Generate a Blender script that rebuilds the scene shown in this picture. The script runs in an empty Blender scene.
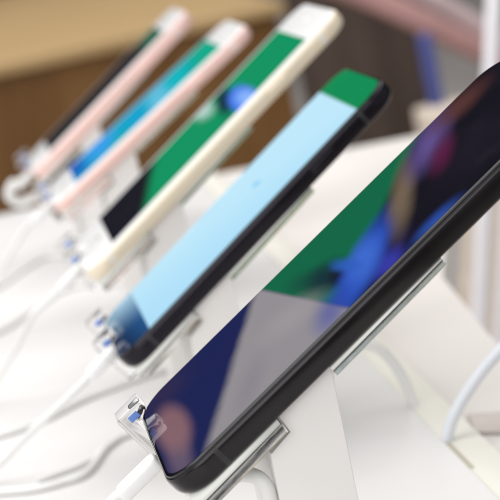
import bpy, bmesh, math, random
from mathutils import Vector, Matrix
random.seed(4)
S = 0.001                                   # everything below is written in millimetres
scene = bpy.context.scene
COL = scene.collection
PI = math.pi

# ------------------------------------------------------------------ helpers
def lin(c):
    c = c / 255.0
    return c / 12.92 if c <= 0.04045 else ((c + 0.055) / 1.055) ** 2.4

def rgb(r, g, b):
    return (lin(r), lin(g), lin(b), 1.0)

def tag(o, label=None, cat=None, group=None, kind=None):
    if label: o['label'] = label
    if cat: o['category'] = cat
    if group: o['group'] = group
    if kind: o['kind'] = kind
    return o

def empty(name, loc=(0, 0, 0), pitch=0.0):
    o = bpy.data.objects.new(name, None)
    o.location = Vector(loc) * S
    o.rotation_euler = (0, -pitch, 0)
    o.empty_display_size = 0.02
    COL.objects.link(o)
    return o

def build(name, bm, mat, parent=None, smooth=True, angle=40):
    bmesh.ops.scale(bm, vec=(S, S, S), verts=bm.verts)
    bmesh.ops.recalc_face_normals(bm, faces=bm.faces)
    lim = math.radians(angle)
    for e in bm.edges:
        if len(e.link_faces) == 2 and e.calc_face_angle(0) > lim:
            e.smooth = False
    me = bpy.data.meshes.new(name)
    bm.to_mesh(me); bm.free()
    for p in me.polygons: p.use_smooth = smooth
    me.materials.append(mat)
    o = bpy.data.objects.new(name, me)
    COL.objects.link(o)
    if parent: o.parent = parent
    return o

def box(bm, x0, x1, y0, y1, z0, z1, bevel=0.0, seg=3):
    vs = [bm.verts.new((x, y, z)) for x in (x0, x1) for y in (y0, y1) for z in (z0, z1)]
    fs = []
    for q in ((0, 1, 3, 2), (4, 6, 7, 5), (0, 4, 5, 1), (2, 3, 7, 6), (0, 2, 6, 4), (1, 5, 7, 3)):
        fs.append(bm.faces.new([vs[i] for i in q]))
    if bevel:
        es = list({e for f in fs for e in f.edges})
        bmesh.ops.bevel(bm, geom=es, offset=bevel, segments=seg, profile=0.6, affect='EDGES')
    return bm

def prism_xz(bm, poly, y0, y1, bevel=0.0, seg=3):
    a = [bm.verts.new((x, y0, z)) for x, z in poly]
    b = [bm.verts.new((x, y1, z)) for x, z in poly]
    n = len(poly); fs = [bm.faces.new(a), bm.faces.new(b[::-1])]
    for i in range(n):
        fs.append(bm.faces.new((a[i], b[i], b[(i + 1) % n], a[(i + 1) % n])))
    if bevel:
        es = list({e for f in fs for e in f.edges})
        bmesh.ops.bevel(bm, geom=es, offset=bevel, segments=seg, profile=0.6, affect='EDGES')
    return bm

def prism_xy(bm, poly, z0, z1, bevel=0.0):
    a = [bm.verts.new((x, y, z0)) for x, y in poly]
    b = [bm.verts.new((x, y, z1)) for x, y in poly]
    n = len(poly); fs = [bm.faces.new(a[::-1]), bm.faces.new(b)]
    for i in range(n):
        fs.append(bm.faces.new((a[i], a[(i + 1) % n], b[(i + 1) % n], b[i])))
    if bevel:
        es = list({e for f in fs for e in f.edges})
        bmesh.ops.bevel(bm, geom=es, offset=bevel, segments=3, profile=0.6, affect='EDGES')
    return bm

def spline(pts, per=10):
    pts = [Vector(p) for p in pts]
    P = [pts[0] * 2 - pts[1]] + pts + [pts[-1] * 2 - pts[-2]]
    out = []
    for i in range(1, len(P) - 2):
        p0, p1, p2, p3 = P[i - 1:i + 3]
        for k in range(per):
            t = k / per
            out.append(0.5 * ((2 * p1) + (p2 - p0) * t + (2 * p0 - 5 * p1 + 4 * p2 - p3) * t * t + (3 * p1 - p0 - 3 * p2 + p3) * t ** 3))
    out.append(pts[-1])
    return out

def tube(bm, pts, r, n=14, per=10, smooth=True):
    c = spline(pts, per) if smooth else [Vector(p) for p in pts]
    rings = []; up = Vector((0.13, 0.2, 0.97)).normalized()
    for i, p in enumerate(c):
        t = (c[min(i + 1, len(c) - 1)] - c[max(i - 1, 0)]).normalized()
        a = t.cross(up)
        if a.length < 1e-4: a = t.cross(Vector((1, 0, 0)))
        a.normalize(); b = a.cross(t).normalized(); up = b
        rr = r[min(i * len(r) // len(c), len(r) - 1)] if isinstance(r, (list, tuple)) else r
        rings.append([bm.verts.new(p + (a * math.cos(2 * PI * k / n) + b * math.sin(2 * PI * k / n)) * rr) for k in range(n)])
    for i in range(len(rings) - 1):
        for k in range(n):
            bm.faces.new((rings[i][k], rings[i][(k + 1) % n], rings[i + 1][(k + 1) % n], rings[i + 1][k]))
    bm.faces.new(rings[0][::-1]); bm.faces.new(rings[-1])
    return bm

# ------------------------------------------------------------------ materials
def new_mat(name):
    m = bpy.data.materials.new(name); m.use_nodes = True
    return m, m.node_tree.nodes, m.node_tree.links, m.node_tree.nodes['Principled BSDF']

def plain(name, col, rough=0.4, metal=0.0, spec=0.5, var=0.06, scale=60.0, bump=0.0, coat=0.0, rvar=0.08, sheen=None):
    """principled surface with a little procedural unevenness in colour, gloss and (optionally) relief"""
    m, N, L, b = new_mat(name)
    tc = N.new('ShaderNodeTexCoord'); nz = N.new('ShaderNodeTexNoise')
    nz.inputs['Scale'].default_value = scale; nz.inputs['Detail'].default_value = 5
    L.new(tc.outputs['Object'], nz.inputs['Vector'])
    mr = N.new('ShaderNodeMapRange'); mr.inputs[1].default_value = 0.25; mr.inputs[2].default_value = 0.75
    mr.inputs[3].default_value = 1 - var; mr.inputs[4].default_value = 1 + var
    L.new(nz.outputs['Fac'], mr.inputs[0])
    mx = N.new('ShaderNodeMix'); mx.data_type = 'RGBA'; mx.blend_type = 'MULTIPLY'; mx.inputs[0].default_value = 1
    mx.inputs[6].default_value = col; L.new(mr.outputs[0], mx.inputs[7]); L.new(mx.outputs[2], b.inputs['Base Color'])
    r2 = N.new('ShaderNodeMapRange'); r2.inputs[1].default_value = 0.25; r2.inputs[2].default_value = 0.75
    r2.inputs[3].default_value = max(0.02, rough - rvar); r2.inputs[4].default_value = min(1, rough + rvar)
    L.new(nz.outputs['Fac'], r2.inputs[0]); L.new(r2.outputs[0], b.inputs['Roughness'])
    b.inputs['Metallic'].default_value = metal; b.inputs['Specular IOR Level'].default_value = spec
    b.inputs['Coat Weight'].default_value = coat; b.inputs['Coat Roughness'].default_value = 0.08
    if bump:
        n2 = N.new('ShaderNodeTexNoise'); n2.inputs['Scale'].default_value = scale * 25; n2.inputs['Detail'].default_value = 3
        L.new(tc.outputs['Object'], n2.inputs['Vector'])
        bp = N.new('ShaderNodeBump'); bp.inputs['Strength'].default_value = bump; bp.inputs['Distance'].default_value = 0.0002
        L.new(n2.outputs['Fac'], bp.inputs['Height']); L.new(bp.outputs[0], b.inputs['Normal'])
    return m

def wood(name, c1, c2, rough=0.5, sc=(1.2, 9, 9)):
    m, N, L, b = new_mat(name)
    tc = N.new('ShaderNodeTexCoord'); mp = N.new('ShaderNodeMapping'); mp.inputs['Scale'].default_value = sc
    nz = N.new('ShaderNodeTexNoise'); nz.inputs['Scale'].default_value = 2.5; nz.inputs['Detail'].default_value = 7
    nz.inputs['Distortion'].default_value = 0.6
    L.new(tc.outputs['Object'], mp.inputs[0]); L.new(mp.outputs[0], nz.inputs['Vector'])
    cr = N.new('ShaderNodeValToRGB'); cr.color_ramp.elements[0].position = 0.3; cr.color_ramp.elements[1].position = 0.7
    cr.color_ramp.elements[0].color = c1; cr.color_ramp.elements[1].color = c2
    L.new(nz.outputs['Fac'], cr.inputs[0]); L.new(cr.outputs[0], b.inputs['Base Color'])
    b.inputs['Roughness'].default_value = rough; b.inputs['Specular IOR Level'].default_value = 0.12
    return m

def acrylic(name, tint=(0.975, 0.995, 0.985, 1), ior=1.36, r=(0.03, 0.14)):
    m, N, L, b = new_mat(name)
    b.inputs['Base Color'].default_value = tint
    b.inputs['Transmission Weight'].default_value = 1.0
    b.inputs['IOR'].default_value = ior
    tc = N.new('ShaderNodeTexCoord'); nz = N.new('ShaderNodeTexNoise'); nz.inputs['Scale'].default_value = 300
    L.new(tc.outputs['Object'], nz.inputs['Vector'])
    mr = N.new('ShaderNodeMapRange'); mr.inputs[1].default_value = 0.35; mr.inputs[2].default_value = 0.8
    mr.inputs[3].default_value, mr.inputs[4].default_value = r
    L.new(nz.outputs['Fac'], mr.inputs[0]); L.new(mr.outputs[0], b.inputs['Roughness'])
    return m

class Picture:
    """glowing soft shapes laid out in millimetres on the display (u across from its left, v up from its bottom)"""
    def __init__(self, name, base, spec=0.3, warp=0.0, warp_scale=0.05, glow=1.0):
        self.m, self.N, self.L, self.b = new_mat(name)
        N, L = self.N, self.L
        uv = N.new('ShaderNodeUVMap'); uv.uv_map = 'millimetres'
        self.raw = uv.outputs[0]; self.vec = self.raw
        if warp:
            nz = N.new('ShaderNodeTexNoise'); nz.inputs['Scale'].default_value = warp_scale; nz.inputs['Detail'].default_value = 4
            L.new(uv.outputs[0], nz.inputs['Vector'])
            sb = N.new('ShaderNodeVectorMath'); sb.operation = 'SUBTRACT'; sb.inputs[1].default_value = (0.5, 0.5, 0.5)
            L.new(nz.outputs['Color'], sb.inputs[0])
            sc = N.new('ShaderNodeVectorMath'); sc.operation = 'SCALE'; sc.inputs['Scale'].default_value = warp
            L.new(sb.outputs[0], sc.inputs[0])
            ad = N.new('ShaderNodeVectorMath'); ad.operation = 'ADD'
            L.new(uv.outputs[0], ad.inputs[0]); L.new(sc.outputs[0], ad.inputs[1]); self.vec = ad.outputs[0]
        c = N.new('ShaderNodeRGB'); c.outputs[0].default_value = base; self.col = c.outputs[0]
        self.spec = spec; self.glow = glow
    def _mix(self, fac, col, amount):
        N, L = self.N, self.L
        mu = N.new('ShaderNodeMath'); mu.operation = 'MULTIPLY'; mu.inputs[1].default_value = amount; L.new(fac, mu.inputs[0])
        mx = N.new('ShaderNodeMix'); mx.data_type = 'RGBA'; L.new(mu.outputs[0], mx.inputs[0])
        L.new(self.col, mx.inputs[6]); mx.inputs[7].default_value = col; self.col = mx.outputs[2]
        return self
    def _ramp(self, val, a, b):
        mr = self.N.new('ShaderNodeMapRange'); mr.interpolation_type = 'SMOOTHSTEP'
        mr.inputs[1].default_value = min(a, b); mr.inputs[2].default_value = max(a, b)
        mr.inputs[3].default_value = 0.0 if a < b else 1.0; mr.inputs[4].default_value = 1.0 if a < b else 0.0
        self.L.new(val, mr.inputs[0]); return mr.outputs[0]
    def _half(self, p0, p1, soft, sharp=False):
        # everything on the left of the line p0 -> p1
        d = Vector((p1[0] - p0[0], p1[1] - p0[1])); n = Vector((-d.y, d.x)).normalized()
        dp = self.N.new('ShaderNodeVectorMath'); dp.operation = 'DOT_PRODUCT'; dp.inputs[1].default_value = (n.x, n.y, 0)
        self.L.new(self.raw if sharp else self.vec, dp.inputs[0])
        k = n.x * p0[0] + n.y * p0[1]
        return self._ramp(dp.outputs['Value'], k - soft, k + soft)
    def half(self, p0, p1, col, soft=1.0, amount=1.0, sharp=False):
        return self._mix(self._half(p0, p1, soft, sharp), col, amount)
    def wedge(self, lines, col, amount=1.0):
        f = None
        for p0, p1, s in lines:
            g = self._half(p0, p1, s, s < 1.2)
            if f is None: f = g
            else:
                mu = self.N.new('ShaderNodeMath'); mu.operation = 'MULTIPLY'; self.L.new(f, mu.inputs[0]); self.L.new(g, mu.inputs[1]); f = mu.outputs[0]
        return self._mix(f, col, amount)
    def blob(self, u, v, ru, rv, col, rot=0.0, soft=0.6, amount=1.0):
        mp = self.N.new('ShaderNodeMapping'); mp.vector_type = 'TEXTURE'
        mp.inputs['Location'].default_value = (u, v, 0); mp.inputs['Rotation'].default_value = (0, 0, math.radians(rot))
        mp.inputs['Scale'].default_value = (ru, rv, 1); self.L.new(self.vec, mp.inputs[0])
        ln = self.N.new('ShaderNodeVectorMath'); ln.operation = 'LENGTH'; self.L.new(mp.outputs[0], ln.inputs[0])
        return self._mix(self._ramp(ln.outputs['Value'], 1 + soft, max(0.0, 1 - soft)), col, amount)
    def patch(self, u, v, row1, row2, col, soft=0.6, amount=1.0):
        # a soft slanted oval: row1 and row2 are its two axes, one over the radius
        sb = self.N.new('ShaderNodeVectorMath'); sb.operation = 'SUBTRACT'; sb.inputs[1].default_value = (u, v, 0)
        self.L.new(self.vec, sb.inputs[0]); d = []
        for r in (row1, row2):
            n = self.N.new('ShaderNodeVectorMath'); n.operation = 'DOT_PRODUCT'; n.inputs[1].default_value = (r[0], r[1], 0)
            self.L.new(sb.outputs[0], n.inputs[0]); d.append(n.outputs['Value'])
        cb = self.N.new('ShaderNodeCombineXYZ'); self.L.new(d[0], cb.inputs[0]); self.L.new(d[1], cb.inputs[1])
        ln = self.N.new('ShaderNodeVectorMath'); ln.operation = 'LENGTH'; self.L.new(cb.outputs[0], ln.inputs[0])
        return self._mix(self._ramp(ln.outputs['Value'], 1 + soft, max(0.0, 1 - soft)), col, amount)
    def done(self):
        N, L, b = self.N, self.L, self.b
        b.inputs['Base Color'].default_value = (0.004, 0.004, 0.005, 1)
        L.new(self.col, b.inputs['Emission Color']); b.inputs['Emission Strength'].default_value = self.glow
        b.inputs['Specular IOR Level'].default_value = self.spec
        # faint finger smears on the cover glass change the gloss only
        tc = N.new('ShaderNodeTexCoord'); nz = N.new('ShaderNodeTexNoise'); nz.inputs['Scale'].default_value = 45
        nz.inputs['Detail'].default_value = 6; L.new(tc.outputs['Object'], nz.inputs['Vector'])
        mr = N.new('ShaderNodeMapRange'); mr.inputs[1].default_value = 0.4; mr.inputs[2].default_value = 0.75
        mr.inputs[3].default_value = 0.03; mr.inputs[4].default_value = 0.16
        L.new(nz.outputs['Fac'], mr.inputs[0]); L.new(mr.outputs[0], b.inputs['Roughness'])
        return self.m

M = {}
M['table'] = plain('white_laminate', (0.705, 0.692, 0.685, 1), 0.42, var=0.025, scale=9, spec=0.35, bump=0.03)
M['table2'] = plain('warm_white_laminate', (0.66, 0.625, 0.60, 1), 0.5, var=0.05, scale=7, spec=0.3)
M['cream'] = plain('cream_edge', (0.72, 0.70, 0.635, 1), 0.45, var=0.03, scale=14, spec=0.35)
M['slot'] = plain('slot_dark', (0.42, 0.39, 0.30, 1), 0.7)
M['taupe'] = plain('taupe_matte', (0.53, 0.48, 0.45, 1), 0.8, var=0.1)
M['post'] = plain('white_post_plastic', (0.78, 0.755, 0.735, 1), 0.45, var=0.02, scale=30, spec=0.35, bump=0.04)
M['cord'] = plain('white_cord_rubber', (0.76, 0.76, 0.745, 1), 0.45, var=0.03, scale=80)
M['cordblue'] = plain('bluish_cord_rubber', (0.72, 0.75, 0.80, 1), 0.4, var=0.03, scale=80)
M['plug'] = plain('white_plug_plastic', (0.84, 0.84, 0.84, 1), 0.35, var=0.02, scale=80)
M['steel'] = plain('plug_steel', (0.6, 0.6, 0.6, 1), 0.25, metal=1)
M['acrylic'] = acrylic('clear_acrylic')
M['clip'] = acrylic('clear_clip', (0.985, 0.99, 0.995, 1), 1.28, (0.06, 0.16))
M['acrylic_green'] = acrylic('clear_acrylic_green', (0.74, 0.95, 0.80, 1))
M['black_metal'] = plain('black_satin_metal', (0.034, 0.032, 0.034, 1), 0.17, metal=1.0, var=0.12, scale=70, rvar=0.06, bump=0.015)
M['black_gloss'] = plain('black_polished_metal', (0.026, 0.024, 0.03, 1), 0.18, metal=1.0, var=0.1, scale=70, rvar=0.05)
M['band_dark'] = plain('dark_antenna_plastic', (0.012, 0.012, 0.014, 1), 0.45)
M['black_glass'] = plain('black_glass', (0.004, 0.004, 0.006, 1), 0.06, spec=0.45, rvar=0.02)
M['white_glass'] = plain('white_glass', (0.88, 0.88, 0.88, 1), 0.10, spec=0.35, rvar=0.03, var=0.01)
M['rose'] = plain('rose_gold_aluminium', (0.86, 0.60, 0.55, 1), 0.42, metal=0.45, var=0.03, scale=40)
M['gold'] = plain('pale_gold_aluminium', (0.84, 0.74, 0.58, 1), 0.42, metal=0.45, var=0.03, scale=40)
M['band_light'] = plain('pale_antenna_plastic', (0.80, 0.76, 0.74, 1), 0.4)
M['added_gap_filler'] = plain('added_milky_filler', (0.80, 0.81, 0.77, 1), 0.5, var=0.03)
M['pad'] = plain('blue_glint', (0.14, 0.26, 0.66, 1), 0.4)  # colour of the painted blue glint on the hooks
M['lens'] = plain('dark_lens', (0.01, 0.01, 0.015, 1), 0.1)

# ------------------------------------------------------------------ camera (found by fitting the phones' corners)
CAM = Vector((-21.827, -469.522, 148.303)); YAW, PITCH, ROLL, FPX = 0.127641, 0.209633, -0.209441, 1775.985
fw = Vector((math.sin(YAW) * math.cos(PITCH), math.cos(YAW) * math.cos(PITCH), -math.sin(PITCH)))
rt = Vector((math.cos(YAW), -math.sin(YAW), 0)); up = rt.cross(fw)
r2 = rt * math.cos(ROLL) + up * math.sin(ROLL); u2 = -rt * math.sin(ROLL) + up * math.cos(ROLL)
cd = bpy.data.cameras.new('camera'); cam = bpy.data.objects.new('camera', cd); COL.objects.link(cam)
mw = Matrix.Identity(4)
for i in range(3):
    mw[i][0], mw[i][1], mw[i][2], mw[i][3] = r2[i], u2[i], -fw[i], CAM[i] * S
cam.matrix_world = mw
cd.sensor_width = 36.0; cd.lens = FPX / 500 * 36; cd.clip_start = 0.01; cd.clip_end = 200
cd.dof.use_dof = True; cd.dof.focus_distance = 0.492; cd.dof.aperture_fstop = 20.5
scene.camera = cam

# ------------------------------------------------------------------ phones
def ring_xy(L, W, R, inset, seg=10):
    R = max(R - inset, 0.4); x0, x1, h = inset, L - inset, W / 2 - inset
    pts = []
    for cx, cy, a0 in ((x1 - R, h - R, 0), (x0 + R, h - R, 90), (x0 + R, -h + R, 180), (x1 - R, -h + R, 270)):
        for k in range(seg + 1):
            a = math.radians(a0 + 90 * k / seg)
            pts.append((cx + R * math.cos(a), cy + R * math.sin(a)))
    return pts

def lofted(L, W, R, profile, cap0=True, cap1=True, seg=10):
    bm = bmesh.new(); rings = []
    for ins, z in profile:
        rings.append([bm.verts.new((x, y, z)) for x, y in ring_xy(L, W, R, ins, seg)])
    n = len(rings[0])
    for a, b in zip(rings, rings[1:]):
        for k in range(n):
            bm.faces.new((a[k], a[(k + 1) % n], b[(k + 1) % n], b[k]))
    if cap0: bm.faces.new(rings[0])
    if cap1: bm.faces.new(rings[-1][::-1])
    return bm

def body_profile(T, edge):
    pr = [(1.05, -1.35), (0.95, -0.85), (0.72, -0.74), (0.46, -0.85), (0.26, -1.12), (0.12, -1.5)]
    if edge == 'round':
        a, b = 2.6, T / 2 - 0.4
        c = -1.0 - (T - 1.0) * 0.46
        pr += [(0.03, -2.1), (0.0, c)]
        for k in range(1, 9):
            t = k / 8 * PI / 2
            pr.append((a * (1 - math.cos(t)), c - (T + c) * math.sin(t)))
    return pr

def flat_panel(bm, x0, x1, y0, y1, z, R=1.0, seg=6):
    pts = []
    for cx, cy, a0 in ((x1 - R, y1 - R, 0), (x0 + R, y1 - R, 90), (x0 + R, y0 + R, 180), (x1 - R, y0 + R, 270)):
        for k in range(seg + 1):
            a = math.radians(a0 + 90 * k / seg)
            pts.append((cx + R * math.cos(a), cy + R * math.sin(a)))
    return bm.faces.new([bm.verts.new((x, y, z)) for x, y in pts])

def display(root, W, v0, v1, u0, u1, R, mat):
    bm = bmesh.new()
    flat_panel(bm, v0, v1, W / 2 - u1, W / 2 - u0, 0.06, R)
    uvl = bm.loops.layers.uv.new('millimetres')
    for f in bm.faces:
        for l in f.loops:
            l[uvl].uv = (W / 2 - l.vert.co.y, l.vert.co.x)
    return build('display', bm, mat, root)

def band(root, L, W, R, prof, x0, wid, side, mat):
    # antenna line round the frame, a hair proud of it
    bm = bmesh.new(); pr = [p for p in prof if p[1] <= -0.99][:-2]
    a = []; b = []
    for ins, z in pr:
        y = side * (W / 2 - ins + 0.03)
        a.append(bm.verts.new((x0, y, z))); b.append(bm.verts.new((x0 + wid, y, z)))
    for i in range(len(pr) - 1):
        bm.faces.new((a[i], b[i], b[i + 1], a[i + 1]))
    return build('antenna_band', bm, mat, root)

def make_phone(loc, th, L, W, T, R, mats, label, screen, pic, button=None, home=None, bands=(), flat=1.9, earpiece=True):
    root = empty('smartphone', loc, th)
    tag(root, label, 'phone', 'phones in the row of stands')
    body, glass, bnd = mats
    pr = body_profile(T, 'round')
    build('body', lofted(L, W, R, pr, seg=14), body, root, angle=50)
    build('front_glass', lofted(L, W, R, [(flat, 0.0), (flat * 0.8, -0.025), (1.02, -0.10), (0.86, -0.24), (0.78, -0.5), (0.78, -0.9), (0.95, -1.2)], cap1=False, seg=14), glass, root, angle=60)
    display(root, W, *screen, pic)
    for x0, side in bands:
        band(root, L, W, R, pr, x0, 1.5, side, bnd)
    if button:
        bm = bmesh.new(); c = -T * 0.5
        box(bm, button[0], button[1], -W / 2 - 0.45, -W / 2 + 1.0, c - 1.2, c + 1.2, 0.4)
        build('power_button', bm, body, root)
    if home:
        bm = bmesh.new(); rings = []
        for r, z in ((5.4, 0.03), (5.1, 0.09), (4.7, 0.05)):
            rings.append([bm.verts.new((home + r * math.cos(k * PI / 16), r * math.sin(k * PI / 16), z)) for k in range(32)])
        for a, b in zip(rings, rings[1:]):
            for k in range(32): bm.faces.new((a[k], a[(k + 1) % 32], b[(k + 1) % 32], b[k]))
        build('home_button', bm, M['steel'] if glass is M['white_glass'] else M['black_gloss'], root)
        bm = bmesh.new(); flat_panel(bm, L - 9.3, L - 7.9, -5.5, 5.5, 0.04, 0.68)
        build('earpiece', bm, M['band_light'] if glass is M['white_glass'] else M['band_dark'], root)
    return root

# glowing colours on the displays; the two black phones have glass reflections painted in
def reflection_swirl():
    p = Picture('display_reflection_swirl', rgb(7, 4, 17), spec=0.16, warp=2.5, warp_scale=0.06)  # reflections in the black glass, painted as glowing shapes
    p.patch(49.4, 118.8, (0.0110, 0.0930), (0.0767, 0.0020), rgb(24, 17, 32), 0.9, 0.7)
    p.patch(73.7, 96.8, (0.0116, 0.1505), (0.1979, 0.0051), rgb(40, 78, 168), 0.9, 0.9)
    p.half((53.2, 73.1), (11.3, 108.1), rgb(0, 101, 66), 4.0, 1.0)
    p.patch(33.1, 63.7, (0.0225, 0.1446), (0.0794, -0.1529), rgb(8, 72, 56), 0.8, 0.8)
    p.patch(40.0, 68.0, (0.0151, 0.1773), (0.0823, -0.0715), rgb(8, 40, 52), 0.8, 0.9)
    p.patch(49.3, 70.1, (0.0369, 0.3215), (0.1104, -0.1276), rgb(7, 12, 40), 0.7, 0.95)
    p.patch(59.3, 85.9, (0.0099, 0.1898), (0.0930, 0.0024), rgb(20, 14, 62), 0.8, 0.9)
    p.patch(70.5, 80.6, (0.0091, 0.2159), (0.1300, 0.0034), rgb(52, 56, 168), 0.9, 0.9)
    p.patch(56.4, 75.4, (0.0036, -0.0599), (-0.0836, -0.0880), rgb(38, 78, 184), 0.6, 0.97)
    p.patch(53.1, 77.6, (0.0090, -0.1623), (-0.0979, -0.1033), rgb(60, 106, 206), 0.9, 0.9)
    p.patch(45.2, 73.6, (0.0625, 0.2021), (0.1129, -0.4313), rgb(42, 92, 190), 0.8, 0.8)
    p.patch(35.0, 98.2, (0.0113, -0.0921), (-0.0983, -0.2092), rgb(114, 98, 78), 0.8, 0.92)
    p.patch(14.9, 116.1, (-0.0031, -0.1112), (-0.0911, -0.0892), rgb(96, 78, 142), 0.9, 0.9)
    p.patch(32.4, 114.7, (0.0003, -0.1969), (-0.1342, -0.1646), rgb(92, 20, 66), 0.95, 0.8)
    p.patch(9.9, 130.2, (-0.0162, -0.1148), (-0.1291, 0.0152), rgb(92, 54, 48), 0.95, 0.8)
    # lower half: painted navy reflection, with a grey one that narrows downwards
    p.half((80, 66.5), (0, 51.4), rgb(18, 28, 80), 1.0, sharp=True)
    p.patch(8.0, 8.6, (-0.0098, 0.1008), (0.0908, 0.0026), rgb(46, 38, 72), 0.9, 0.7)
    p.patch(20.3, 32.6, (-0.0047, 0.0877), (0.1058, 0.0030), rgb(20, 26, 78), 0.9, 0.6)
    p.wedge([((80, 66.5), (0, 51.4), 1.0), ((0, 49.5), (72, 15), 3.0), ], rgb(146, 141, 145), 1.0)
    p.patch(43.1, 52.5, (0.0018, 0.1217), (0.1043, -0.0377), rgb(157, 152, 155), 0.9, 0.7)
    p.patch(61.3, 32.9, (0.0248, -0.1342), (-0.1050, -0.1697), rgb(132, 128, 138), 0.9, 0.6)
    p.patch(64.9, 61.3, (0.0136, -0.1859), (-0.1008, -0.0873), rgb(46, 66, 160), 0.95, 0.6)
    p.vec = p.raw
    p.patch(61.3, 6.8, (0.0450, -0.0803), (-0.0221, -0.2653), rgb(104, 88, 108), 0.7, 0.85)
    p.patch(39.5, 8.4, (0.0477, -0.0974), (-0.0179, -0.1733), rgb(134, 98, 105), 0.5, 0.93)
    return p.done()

PIC5 = reflection_swirl()

p4 = Picture('display_panel_with_reflections', rgb(8, 30, 64), spec=0.08)  # navy chin is a glass reflection painted into the glow
p4.half((0, 3), (70, 12), rgb(28, 82, 136), 9)
p4.half((0, 17), (80, 17), rgb(176, 224, 249), 0.5, sharp=True)
p4.half((20, 17), (70, 120), rgb(194, 234, 251), 30, 0.8)
p4.blob(33, 83.5, 2.4, 1.8, rgb(120, 200, 242), 30, 0.6)
p4.half((0, 128.7), (80, 128.3), rgb(0, 140, 82), 0.6, sharp=True)  # green top: reflection in the bezel glass, painted in
PIC4 = p4.done()

p = Picture('display_green_and_black', rgb(18, 17, 26), spec=0.07, warp=3, warp_scale=0.05)  # soft black, green and blue areas, emissive
p.half((-7.2, 60.6), (69.9, 38.7), rgb(0, 146, 94), 5.0, 1.0)
p.patch(32.6, 98.0, (0.0159, -0.1227), (-0.0376, -0.1687), rgb(8, 34, 62), 0.6, 0.95)
p.patch(4.8, 88.6, (0.0159, 0.1821), (0.0404, -0.0904), rgb(186, 216, 210), 0.7, 0.9)
p.patch(61.6, 103.0, (0.0249, 0.1049), (0.0151, -0.1180), rgb(70, 122, 236), 0.3, 1.0)
p.patch(65.2, 104.0, (0.0421, 0.1756), (0.0265, -0.2074), rgb(138, 184, 252), 0.8, 0.95)
PIC3 = p.done()

p = Picture('display_picture_blue_to_teal', rgb(4, 164, 196), spec=0.07, warp=9, warp_scale=0.07)
p.patch(23.3, 21.2, (-0.0054, 0.1314), (0.0330, 0.0071), rgb(22, 92, 190), 0.8, 0.95)
p.patch(24.8, 38.9, (-0.0024, 0.1024), (0.0380, 0.0082), rgb(60, 156, 240), 0.8, 0.9)
p.patch(65.8, 49.8, (-0.0016, 0.1201), (0.0580, 0.0119), rgb(0, 168, 170), 0.8, 0.8)
p.patch(35.2, 64.2, (0.0003, 0.1330), (0.0390, 0.0083), rgb(8, 160, 212), 0.9, 0.6)
p.patch(39.5, 80.4, (0.0025, 0.1336), (0.0346, 0.0073), rgb(104, 196, 226), 0.7, 0.85)
p.patch(39.1, 94.4, (0.0044, 0.1335), (0.0308, 0.0065), rgb(0, 186, 190), 0.9, 0.85)
p.patch(39.6, 116.3, (0.0040, 0.0719), (0.0174, 0.0036), rgb(0, 170, 132), 0.8, 0.95)
PIC2 = p.done()

p1 = Picture('display_picture_black', rgb(22, 18, 22), spec=0.08)
p1.half((0, 108), (80, 104), rgb(10, 92, 70), 6)
PIC1 = p1.done()

XR = (150.9, 75.7, 8.3)
DEF = {
    5: dict(loc=(0, 0, 0), th=0.555, L=150.9, W=75.7, T=7.8),
    4: dict(loc=(3.157, 201.853, -17.83), th=0.591, L=143.6, W=70.9, T=7.7),
    3: dict(loc=(1.843, 320.785, -6.886), th=0.588, L=158.4, W=78.1, T=7.5),
    2: dict(loc=(-0.794, 479.7, -1.339), th=0.531, L=138.4, W=67.3, T=7.3),
    1: dict(loc=(-4.579, 671.517, -8.409), th=0.584, L=140.0, W=68.0, T=9.0)}
blk = (M['black_metal'], M['black_glass'], M['band_dark'])
make_phone(**DEF[5], R=11.5, mats=blk, label='large black phone nearest the camera, with blue and green reflections painted on its glass',
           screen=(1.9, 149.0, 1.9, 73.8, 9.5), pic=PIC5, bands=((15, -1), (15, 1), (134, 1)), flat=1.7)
make_phone(**DEF[4], R=10.5, mats=(M['black_gloss'], M['black_glass'], M['band_dark']), label='black phone with a pale blue display, second from the camera',
           screen=(1.4, 142.2, 1.3, 69.4, 9.2), pic=PIC4, button=(100, 112), bands=((14, -1), (127, -1)), flat=1.3)
make_phone(**DEF[3], R=11.0, mats=(M['gold'], M['white_glass'], M['band_light']), label='white fronted phone with pale gold sides and a green and black display',
           screen=(18.4, 140.0, 4.85, 73.25, 0.3), pic=PIC3, button=(112, 123), home=9.2, bands=((13, -1), (144, -1)))
make_phone(**DEF[2], R=9.5, mats=(M['rose'], M['white_glass'], M['band_light']), label='white fronted phone with pink sides and a blue to teal display',
           screen=(17.2, 121.2, 4.4, 62.9, 0.3), pic=PIC2, button=(94, 104), home=8.6, bands=((12, -1), (125, -1)))
make_phone(**DEF[1], R=9.5, mats=(M['rose'], M['white_glass'], M['band_light']), label='white fronted phone with pink sides and a black display, farthest from the camera',
           screen=(17.2, 121.2, 4.4, 62.9, 0.3), pic=PIC1, button=(94, 104), home=8.6, bands=((12, -1), (125, -1)))

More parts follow.
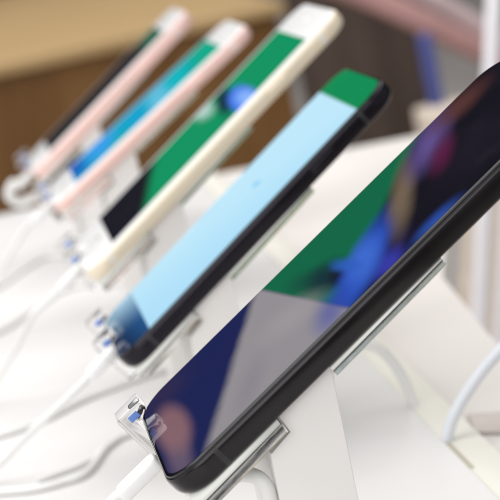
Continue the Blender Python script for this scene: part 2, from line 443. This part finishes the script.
# ------------------------------------------------------------------ stands
TABLE_Z = -70.0
def make_stand(d, hooks, label, px=(28.3, 48.6), depth=(-33, 26), green=False, reach=96):
    loc, th, L, W, T = d['loc'], d['th'], d['L'], d['W'], d['T']
    root = empty('phone_stand', (loc[0] + 38, loc[1], TABLE_Z))
    tag(root, label, 'phone stand', 'white and clear stands in a row')
    hold = Vector((loc[0] - root.location.x / S, 0, loc[2] - TABLE_Z))
    c, s = math.cos(th), math.sin(th)
    def put(bm):                                  # from the phone's own axes to the stand's
        for v in bm.verts:
            x, y, z = v.co
            v.co = Vector((hold.x + c * x - s * z, y, hold.z + s * x + c * z))
        return bm
    am = M['acrylic_green'] if green else M['acrylic']
    k = W / 75.7
    # white post, vertical; its top carries a pad that meets the phone's back, with a step where the lower plate passes
    x0, x1 = px[0] - 38, px[1] - 38
    def on_back(v, h): return (hold.x + c * v + s * h, hold.z + s * v - c * h)
    def at_x(x, h):
        v = (x - hold.x - s * h) / c
        return (x, hold.z + s * v - c * h)
    lo, hi = T + 6.3, T + 0.25
    poly = [(x0, 0.05), (x1, 0.05), at_x(x1, hi), on_back(32.6, hi), on_back(32.6, lo), at_x(x0, lo)]
    bm = bmesh.new(); prism_xz(bm, poly, depth[0] * k, depth[1] * k, 0.35)
    build('post', bm, M['post'], root)
    # clear plates behind the phone, leaning a touch steeper than it
    def plate(v0, v1, name, thick):
        def top(v): return -(T + 0.35 + max(0, 100 - v) * 0.018)
        bm = bmesh.new(); prism_xz(bm, [(v0, top(v0) - thick), (v1, top(v1) - thick), (v1, top(v1)), (v0, top(v0))], -36.5 * k, 36.5 * k, 0.4)
        o = build(name, put(bm), am if name == 'upper_plate' else M['acrylic'], root)
        bm = bmesh.new(); prism_xz(bm, [(v0 + 0.1, top(v0 + 0.1) + 0.08), (v1 - 0.15, top(v1 - 0.15) + 0.08), (v1 - 0.15, -T - 0.08), (v0 + 0.1, -T - 0.08)], -36.3 * k, 36.3 * k)  # added milky filler imitates the brightness seen through the clear gap
        build('added_gap_filler', put(bm), M['added_gap_filler'], o)
    plate(1.5, 32.2, 'lower_plate', 2.9); plate(51.2, reach, 'upper_plate', 1.7)
    zb = -(T + 3.0)
    for u in hooks:
        bm = bmesh.new(); y = W / 2 - u
        poly = [(-4.4, zb - 2.6), (1.3, zb - 2.6), (1.3, zb + 0.3), (-0.2, zb + 0.3), (-0.2, 2.4), (4.8, 2.4), (4.8, 6.2), (-4.4, 6.2)]
        prism_xz(bm, poly, y - 4.6, y + 4.6, 0.9)
        hk = build('hook', put(bm), M['clip'], root)
        bm = bmesh.new(); box(bm, -1.2, 2.0, y - 4.95, y - 4.63, 2.7, 4.7, 0.1)  # small piece added to paint the blue glint in the clear hook
        build('hook_glint', put(bm), M['pad'], hk)  # the 'pad' material is the painted blue glint
    return root

make_stand(DEF[5], (11.5,), 'white post with clear plates and one hook, holding the large nearest black phone', reach=91.5)
make_stand(DEF[4], (10, 46), 'white post with clear plates, holding the black phone with the pale blue display', green=True)
make_stand(DEF[3], (10, 50), 'white post with clear plates, holding the white phone with pale gold sides', green=True)
make_stand(DEF[2], (9, 44), 'white post holding the pink sided phone with the blue to teal display', green=True)
make_stand(DEF[1], (9, 44), 'white post holding the farthest phone, the pink one with the black display')

# ------------------------------------------------------------------ cables
def make_cable(d, path, label, r=1.55, plug_len=15.0):
    loc, th, W, T = d['loc'], d['th'], d['W'], d['T']
    c, s = math.cos(th), math.sin(th)
    def w(x, y, z): return Vector((loc[0] + c * x - s * z, loc[1] + y, loc[2] + s * x + c * z))
    root = empty('charging_cable', w(0, 0, -T / 2)); o = Vector(root.location) / S
    tag(root, label, 'cable', 'white charging cables')
    bm = bmesh.new()
    box(bm, -plug_len - 0.6, -0.6, -3.2, 3.2, -T / 2 - 2.5, -T / 2 + 2.5, 2.2, 6)
    for v in bm.verts: v.co = w(*v.co) - o
    build('plug', bm, M['plug'], root)
    a = w(-plug_len + 1, 0, -T / 2); b = w(-plug_len - 5, 0, -T / 2)
    bm = bmesh.new(); tube(bm, [a - o, b - o] + [Vector(p) - o for p in path], r)
    build('cord', bm, M['cord'], root)
    return root

make_cable(DEF[5], [(-30, -4, -30), (-44, -10, -46), (-60, -16, -60), (-84, -20, -68), (-130, -10, -68.2)],
           'white cable plugged into the large phone nearest the camera', 1.9)
make_cable(DEF[4], [(-22.5, 206, -40), (-36, 216, -50.5), (-50.5, 224, -62), (-64, 226, -68.1), (-100, 220, -68.2)],
           'white cable plugged into the black phone with the pale blue display')
make_cable(DEF[3], [(-24, 322, -28), (-36, 330, -44), (-52, 345, -62), (-70, 352, -68.2), (-120, 350, -68.2)],
           'white cable plugged into the phone with pale gold sides')
make_cable(DEF[2], [(-22, 478, -20), (-34, 480, -34), (-52, 490, -58), (-70, 492, -68.2), (-120, 490, -68.2)],
           'white cable of the pink sided phone with the blue to teal display')
make_cable(DEF[1], [(-16.5, 671, -17.5), (-21, 671, -24), (-15.5, 671, -30.5), (-3, 671, -29), (8, 676, -31), (18, 690, -48), (20, 705, -68)],
           'white cable curling in a loop below the farthest phone', 3.0, 9)

def cord(pts, r, label, mat='cord', name='loose_cable', group=None):
    bm = bmesh.new(); tube(bm, pts, r); o = build(name, bm, M[mat]); return tag(o, label, 'cable', group)

z = TABLE_Z + 1.6
cord([(34, 330, z), (12, 322, z), (-10, 312, z), (-29.7, 295, z), (-50, 288, z), (-90, 290, z)], 1.4,
     'loose white cable lying on the table beside the cable of the pale blue phone')
cord([(26, 262, z), (8, 246, z), (-5, 236, z), (-17, 206.5, z), (-28, 202, z), (-39, 202.5, z), (-52, 209, z), (-90, 230, z)], 1.6,
     'loose white cable curving into the lower left corner behind the nearest plug')
cord([(40, 250, z), (20, 262, z), (2, 244, z), (-14, 222, z), (-30, 214, z), (-37, 211, z)], 1.2,
     'thin loose white cable ending on the table just behind the curving one', group=None)
cord([(48, 520, z), (27, 538, z), (10, 556, z), (-6, 553, z), (-24, 520, z), (-44, 488, z), (-90, 440, z)], 1.6,
     'loose white cable running from under the gold sided phone to the left')
cord([(36, 640, z), (8, 655, z), (-8, 668, z), (-26, 640, z), (-46, 600, z), (-90, 560, z)], 1.6,
     'loose white cable on the table below the pink sided phones')
cord([(8, -2, -16), (15, -14, -9.5), (21.5, -25, -5.6), (25.6, -29, -8.0), (25.6, -29.5, -15), (22, -30, -24), (12, -30, -40), (6, -26, -68)], 2.1,
     'thick white cable bending down behind the clear plate of the nearest stand', name='security_cable')
cord([(112.8, 143, -84), (113.7, 142, -71), (117.6, 142, -62), (125.2, 142, -53.4), (135, 142, -45), (148, 142, -37), (170, 142, -30), (200, 142, -40), (225, 150, -69)], 2.2,
     'bluish white cable rising from the slot in the table edge, at the right', 'cordblue', 'security_cable')
cord([(78, 200, -69), (84, 192, -48), (93, 188, -39.5), (103, 188, -42), (110, 190, -53), (113.5, 190, -67), (114.5, 188, -84)], 2.0,
     'pale cable arching over the table behind the nearest stand', 'cord', 'security_cable')

# ------------------------------------------------------------------ tables
def table(name, poly, z0, z1, mat, label, legs, bevel=1.0):
    cx = sum(p[0] for p in poly) / len(poly); cy = sum(p[1] for p in poly) / len(poly)
    root = empty(name, (cx, cy, -900)); tag(root, label, 'table')
    bm = bmesh.new(); prism_xy(bm, [(x - cx, y - cy) for x, y in poly], z0 + 900, z1 + 900, bevel)
    build('table_top', bm, mat, root)
    for lx, ly in legs:
        bm = bmesh.new(); box(bm, lx - cx - 20, lx - cx + 20, ly - cy - 20, ly - cy + 20, 0.5, z0 + 899.8, 2)
        build('leg', bm, mat, root)
    return root
table('display_table', [(-620, -420), (112, -420), (112, 165), (114, 300), (120, 872), (-620, 950)], -100, TABLE_Z, M['table'],
      'white display table under the row of phone stands', [(-580, -380), (70, -380), (80, 830), (-580, 890)])
bm = bmesh.new(); prism_xy(bm, [(112.3, -420), (125.6, -420), (126, 165), (127.5, 300), (134, 866), (120.3, 872), (114.3, 300), (112.3, 165)], -96, TABLE_Z - 0.4, 0.6)
tag(build('edge_strip', bm, M['cream']), 'cream strip along the right edge of the white display table', 'edge strip')
bm = bmesh.new(); box(bm, 112.5, 114.1, 108, 146, -71, TABLE_Z - 0.2, 0.1)
tag(build('cable_slot', bm, M['slot']), 'thin dark slot beside the cream strip where the bluish cable comes out', 'slot')
table('side_table', [(126.6, -420), (158, -420), (160, 100), (168, 248), (182, 393), (318, 822), (134.6, 866), (128, 300)], -110, TABLE_Z - 4, M['table2'],
      'warm white table beyond the cream strip at the right', [(146, -380), (260, 800)])
bm = bmesh.new(); prism_xy(bm, [(126.8, 150), (138, 140), (152, 150), (150, 160), (130, 172)], TABLE_Z - 3.95, TABLE_Z - 2.4, 0.4)  # thin flat taupe piece, darker than the table top
tag(build('taupe_patch', bm, M['taupe']), 'small flat taupe patch on the warm white table below the bluish cable', 'pad')

# ------------------------------------------------------------------ the far end of the shop
M['floor'] = plain('grey_beige_floor', (0.52, 0.48, 0.45, 1), 0.45, var=0.12, scale=1.6)
M['wood'] = wood('light_oak', (0.33, 0.22, 0.105, 1), (0.39, 0.27, 0.135, 1))
M['brown'] = wood('brown_panel', (0.115, 0.056, 0.019, 1), (0.165, 0.085, 0.03, 1), sc=(6, 6, 0.9))
M['umber'] = plain('umber_fabric', (0.066, 0.048, 0.039, 1), 0.85, spec=0.15, var=0.18, scale=5)
M['pink'] = plain('dusty_pink_paint', (0.36, 0.20, 0.19, 1), 0.4, var=0.25, scale=7)
M['palepink'] = plain('pale_pink_paint', (0.50, 0.39, 0.40, 1), 0.4, var=0.2, scale=7)
M['blue'] = plain('deep_blue_board', (0.055, 0.07, 0.24, 1), 0.5, var=0.1)
M['beige'] = plain('beige_box', (0.62, 0.54, 0.46, 1), 0.6, var=0.08)
M['white_paint'] = plain('white_pole_paint', (0.82, 0.81, 0.85, 1), 0.35, var=0.03)

bm = bmesh.new(); box(bm, -14000, 14000, -15000, 26000, -960, -900)
tag(build('floor', bm, M['floor']), kind='structure')

root = empty('wooden_counter', (0, 2900, -900)); tag(root, 'brown wooden counter with a light oak top, far behind the phones', 'counter')
bm = bmesh.new(); box(bm, -1400, 470, -600, 1900, 812, 830, 3)
build('counter_top', bm, M['wood'], root)
bm = bmesh.new(); box(bm, -1380, 455, -585, 1880, 0.5, 811.5, 2)
build('front_panel', bm, M['brown'], root)

def fluted(x0, x1, y, z0, z1, t=24, step=9, amp=3):
    bm = bmesh.new(); n = int((x1 - x0) / step); f0 = []; f1 = []
    for k in range(n + 1):
        x = x0 + (x1 - x0) * k / n
        yy = y + amp * math.sin(k * 0.83) + amp * 0.6 * math.sin(k * 0.37 + 1)
        f0.append((x, yy)); f1.append((x, yy + t))
    prism_xy(bm, f0 + f1[::-1], z0, z1)
    return bm
o = build('curtain', fluted(473, 690, 2290, -899, 40), M['umber'])
tag(o, 'dark brown hanging curtain behind the black phone with the pale blue display', 'curtain')

bm = bmesh.new(); tube(bm, [(480, 2120, -26), (560, 2120, -74), (620, 2120, -118), (700, 2120, -178), (760, 2120, -222), (900, 2120, -320)], 19, 16)
tag(build('rail', bm, M['pink']), 'dusty pink rail sloping down to the right in front of the dark curtain', 'rail')
bm = bmesh.new(); tube(bm, [(600, 2160, -50), (660, 2160, -98), (720, 2160, -150), (780, 2160, -205), (900, 2160, -300)], 15, 16)
tag(build('rail', bm, M['palepink']), 'pale pink rail just above the darker pink rail at the top right', 'rail')
bm = bmesh.new(); box(bm, 880, 930, 2090, 2190, -899.5, -260, 4)
tag(build('rail_post', bm, M['palepink']), 'pale post that carries the two pink rails beyond the right side', 'post')
bm = bmesh.new(); box(bm, 606, 626, 2040, 2056, -246, -140, 2)
tag(build('sign_board', bm, M['blue']), 'narrow deep blue board standing on the beige box at the top right', 'board')
bm = bmesh.new(); box(bm, 586, 680, 1990, 2080, -899.5, -246.5, 8)
tag(build('storage_box', bm, M['beige']), 'tall beige box below the narrow blue board', 'box')
for p, q, r, lab in (((500, 1200, 75), (270, 1200, -899), 8.0, 'white metal pole rising past the top of the nearest phone'),
                     ((540, 1240, 60), (300, 1240, -899), 6.5, 'thinner white metal pole at the right edge of the photo')):
    bm = bmesh.new(); a, b = Vector(p), Vector(q); tube(bm, [a.lerp(b, k / 6) for k in range(7)], r, 16, 2)
    tag(build('pole', bm, M['white_paint']), lab, 'pole')

# ------------------------------------------------------------------ light: one big soft ceiling panel, two added fill lamps, surroundings graded by direction
w = bpy.data.worlds.new('World'); scene.world = w; w.use_nodes = True
N, L = w.node_tree.nodes, w.node_tree.links
bg = N['Background']; bg.inputs[1].default_value = 1.0
# added ambient fill: dim ahead to keep glass black, bright behind, beside and above
tc = N.new('ShaderNodeTexCoord'); dp = N.new('ShaderNodeVectorMath'); dp.operation = 'DOT_PRODUCT'
dp.inputs[1].default_value = (-0.10, -0.90, 0.30); L.new(tc.outputs['Generated'], dp.inputs[0])
cr = N.new('ShaderNodeValToRGB'); mr = N.new('ShaderNodeMapRange'); mr.inputs[1].default_value = -1; mr.inputs[2].default_value = 1
L.new(dp.outputs['Value'], mr.inputs[0]); L.new(mr.outputs[0], cr.inputs[0])
e = cr.color_ramp.elements; e[0].position = 0.20; e[0].color = (0.016, 0.015, 0.018, 1); e[1].position = 0.52; e[1].color = (0.50, 0.50, 0.505, 1)
L.new(cr.outputs[0], bg.inputs[0])
def area(name, loc, size, power, target, col=(1, 1, 1)):
    ld = bpy.data.lights.new(name, 'AREA'); ld.shape = 'RECTANGLE'; ld.size, ld.size_y = size; ld.energy = power; ld.color = col
    o = bpy.data.objects.new(name, ld); COL.objects.link(o); o.location = loc
    o.rotation_euler = (Vector(target) - Vector(loc)).to_track_quat('-Z', 'Y').to_euler(); return o
area('ceiling_light', (-0.2, 2.2, 2.3), (5.0, 6.0), 178, (-0.2, 2.2, 0), (1.0, 0.985, 0.965))
area('rear_fill_light', (-1.6, -3.2, 1.5), (3.4, 2.6), 68, (0.1, 0.2, -0.05), (1.0, 0.99, 0.98))  # added fill lamp behind the camera, lights the near faces
area('left_fill_light', (-3.0, 0.6, 0.9), (3.0, 6.0), 50, (0, 0.3, -0.1), (0.99, 0.995, 1.0))  # added fill lamp at the left, lifts phone fronts and shadows

scene.render.engine = 'CYCLES'
scene.cycles.use_denoising = True
scene.cycles.max_bounces = 16; scene.cycles.transmission_bounces = 12; scene.cycles.transparent_max_bounces = 12
scene.cycles.sample_clamp_indirect = 6
vs = scene.view_settings; vs.view_transform = 'Standard'; vs.look = 'None'; vs.exposure = 0.0; vs.gamma = 1.0
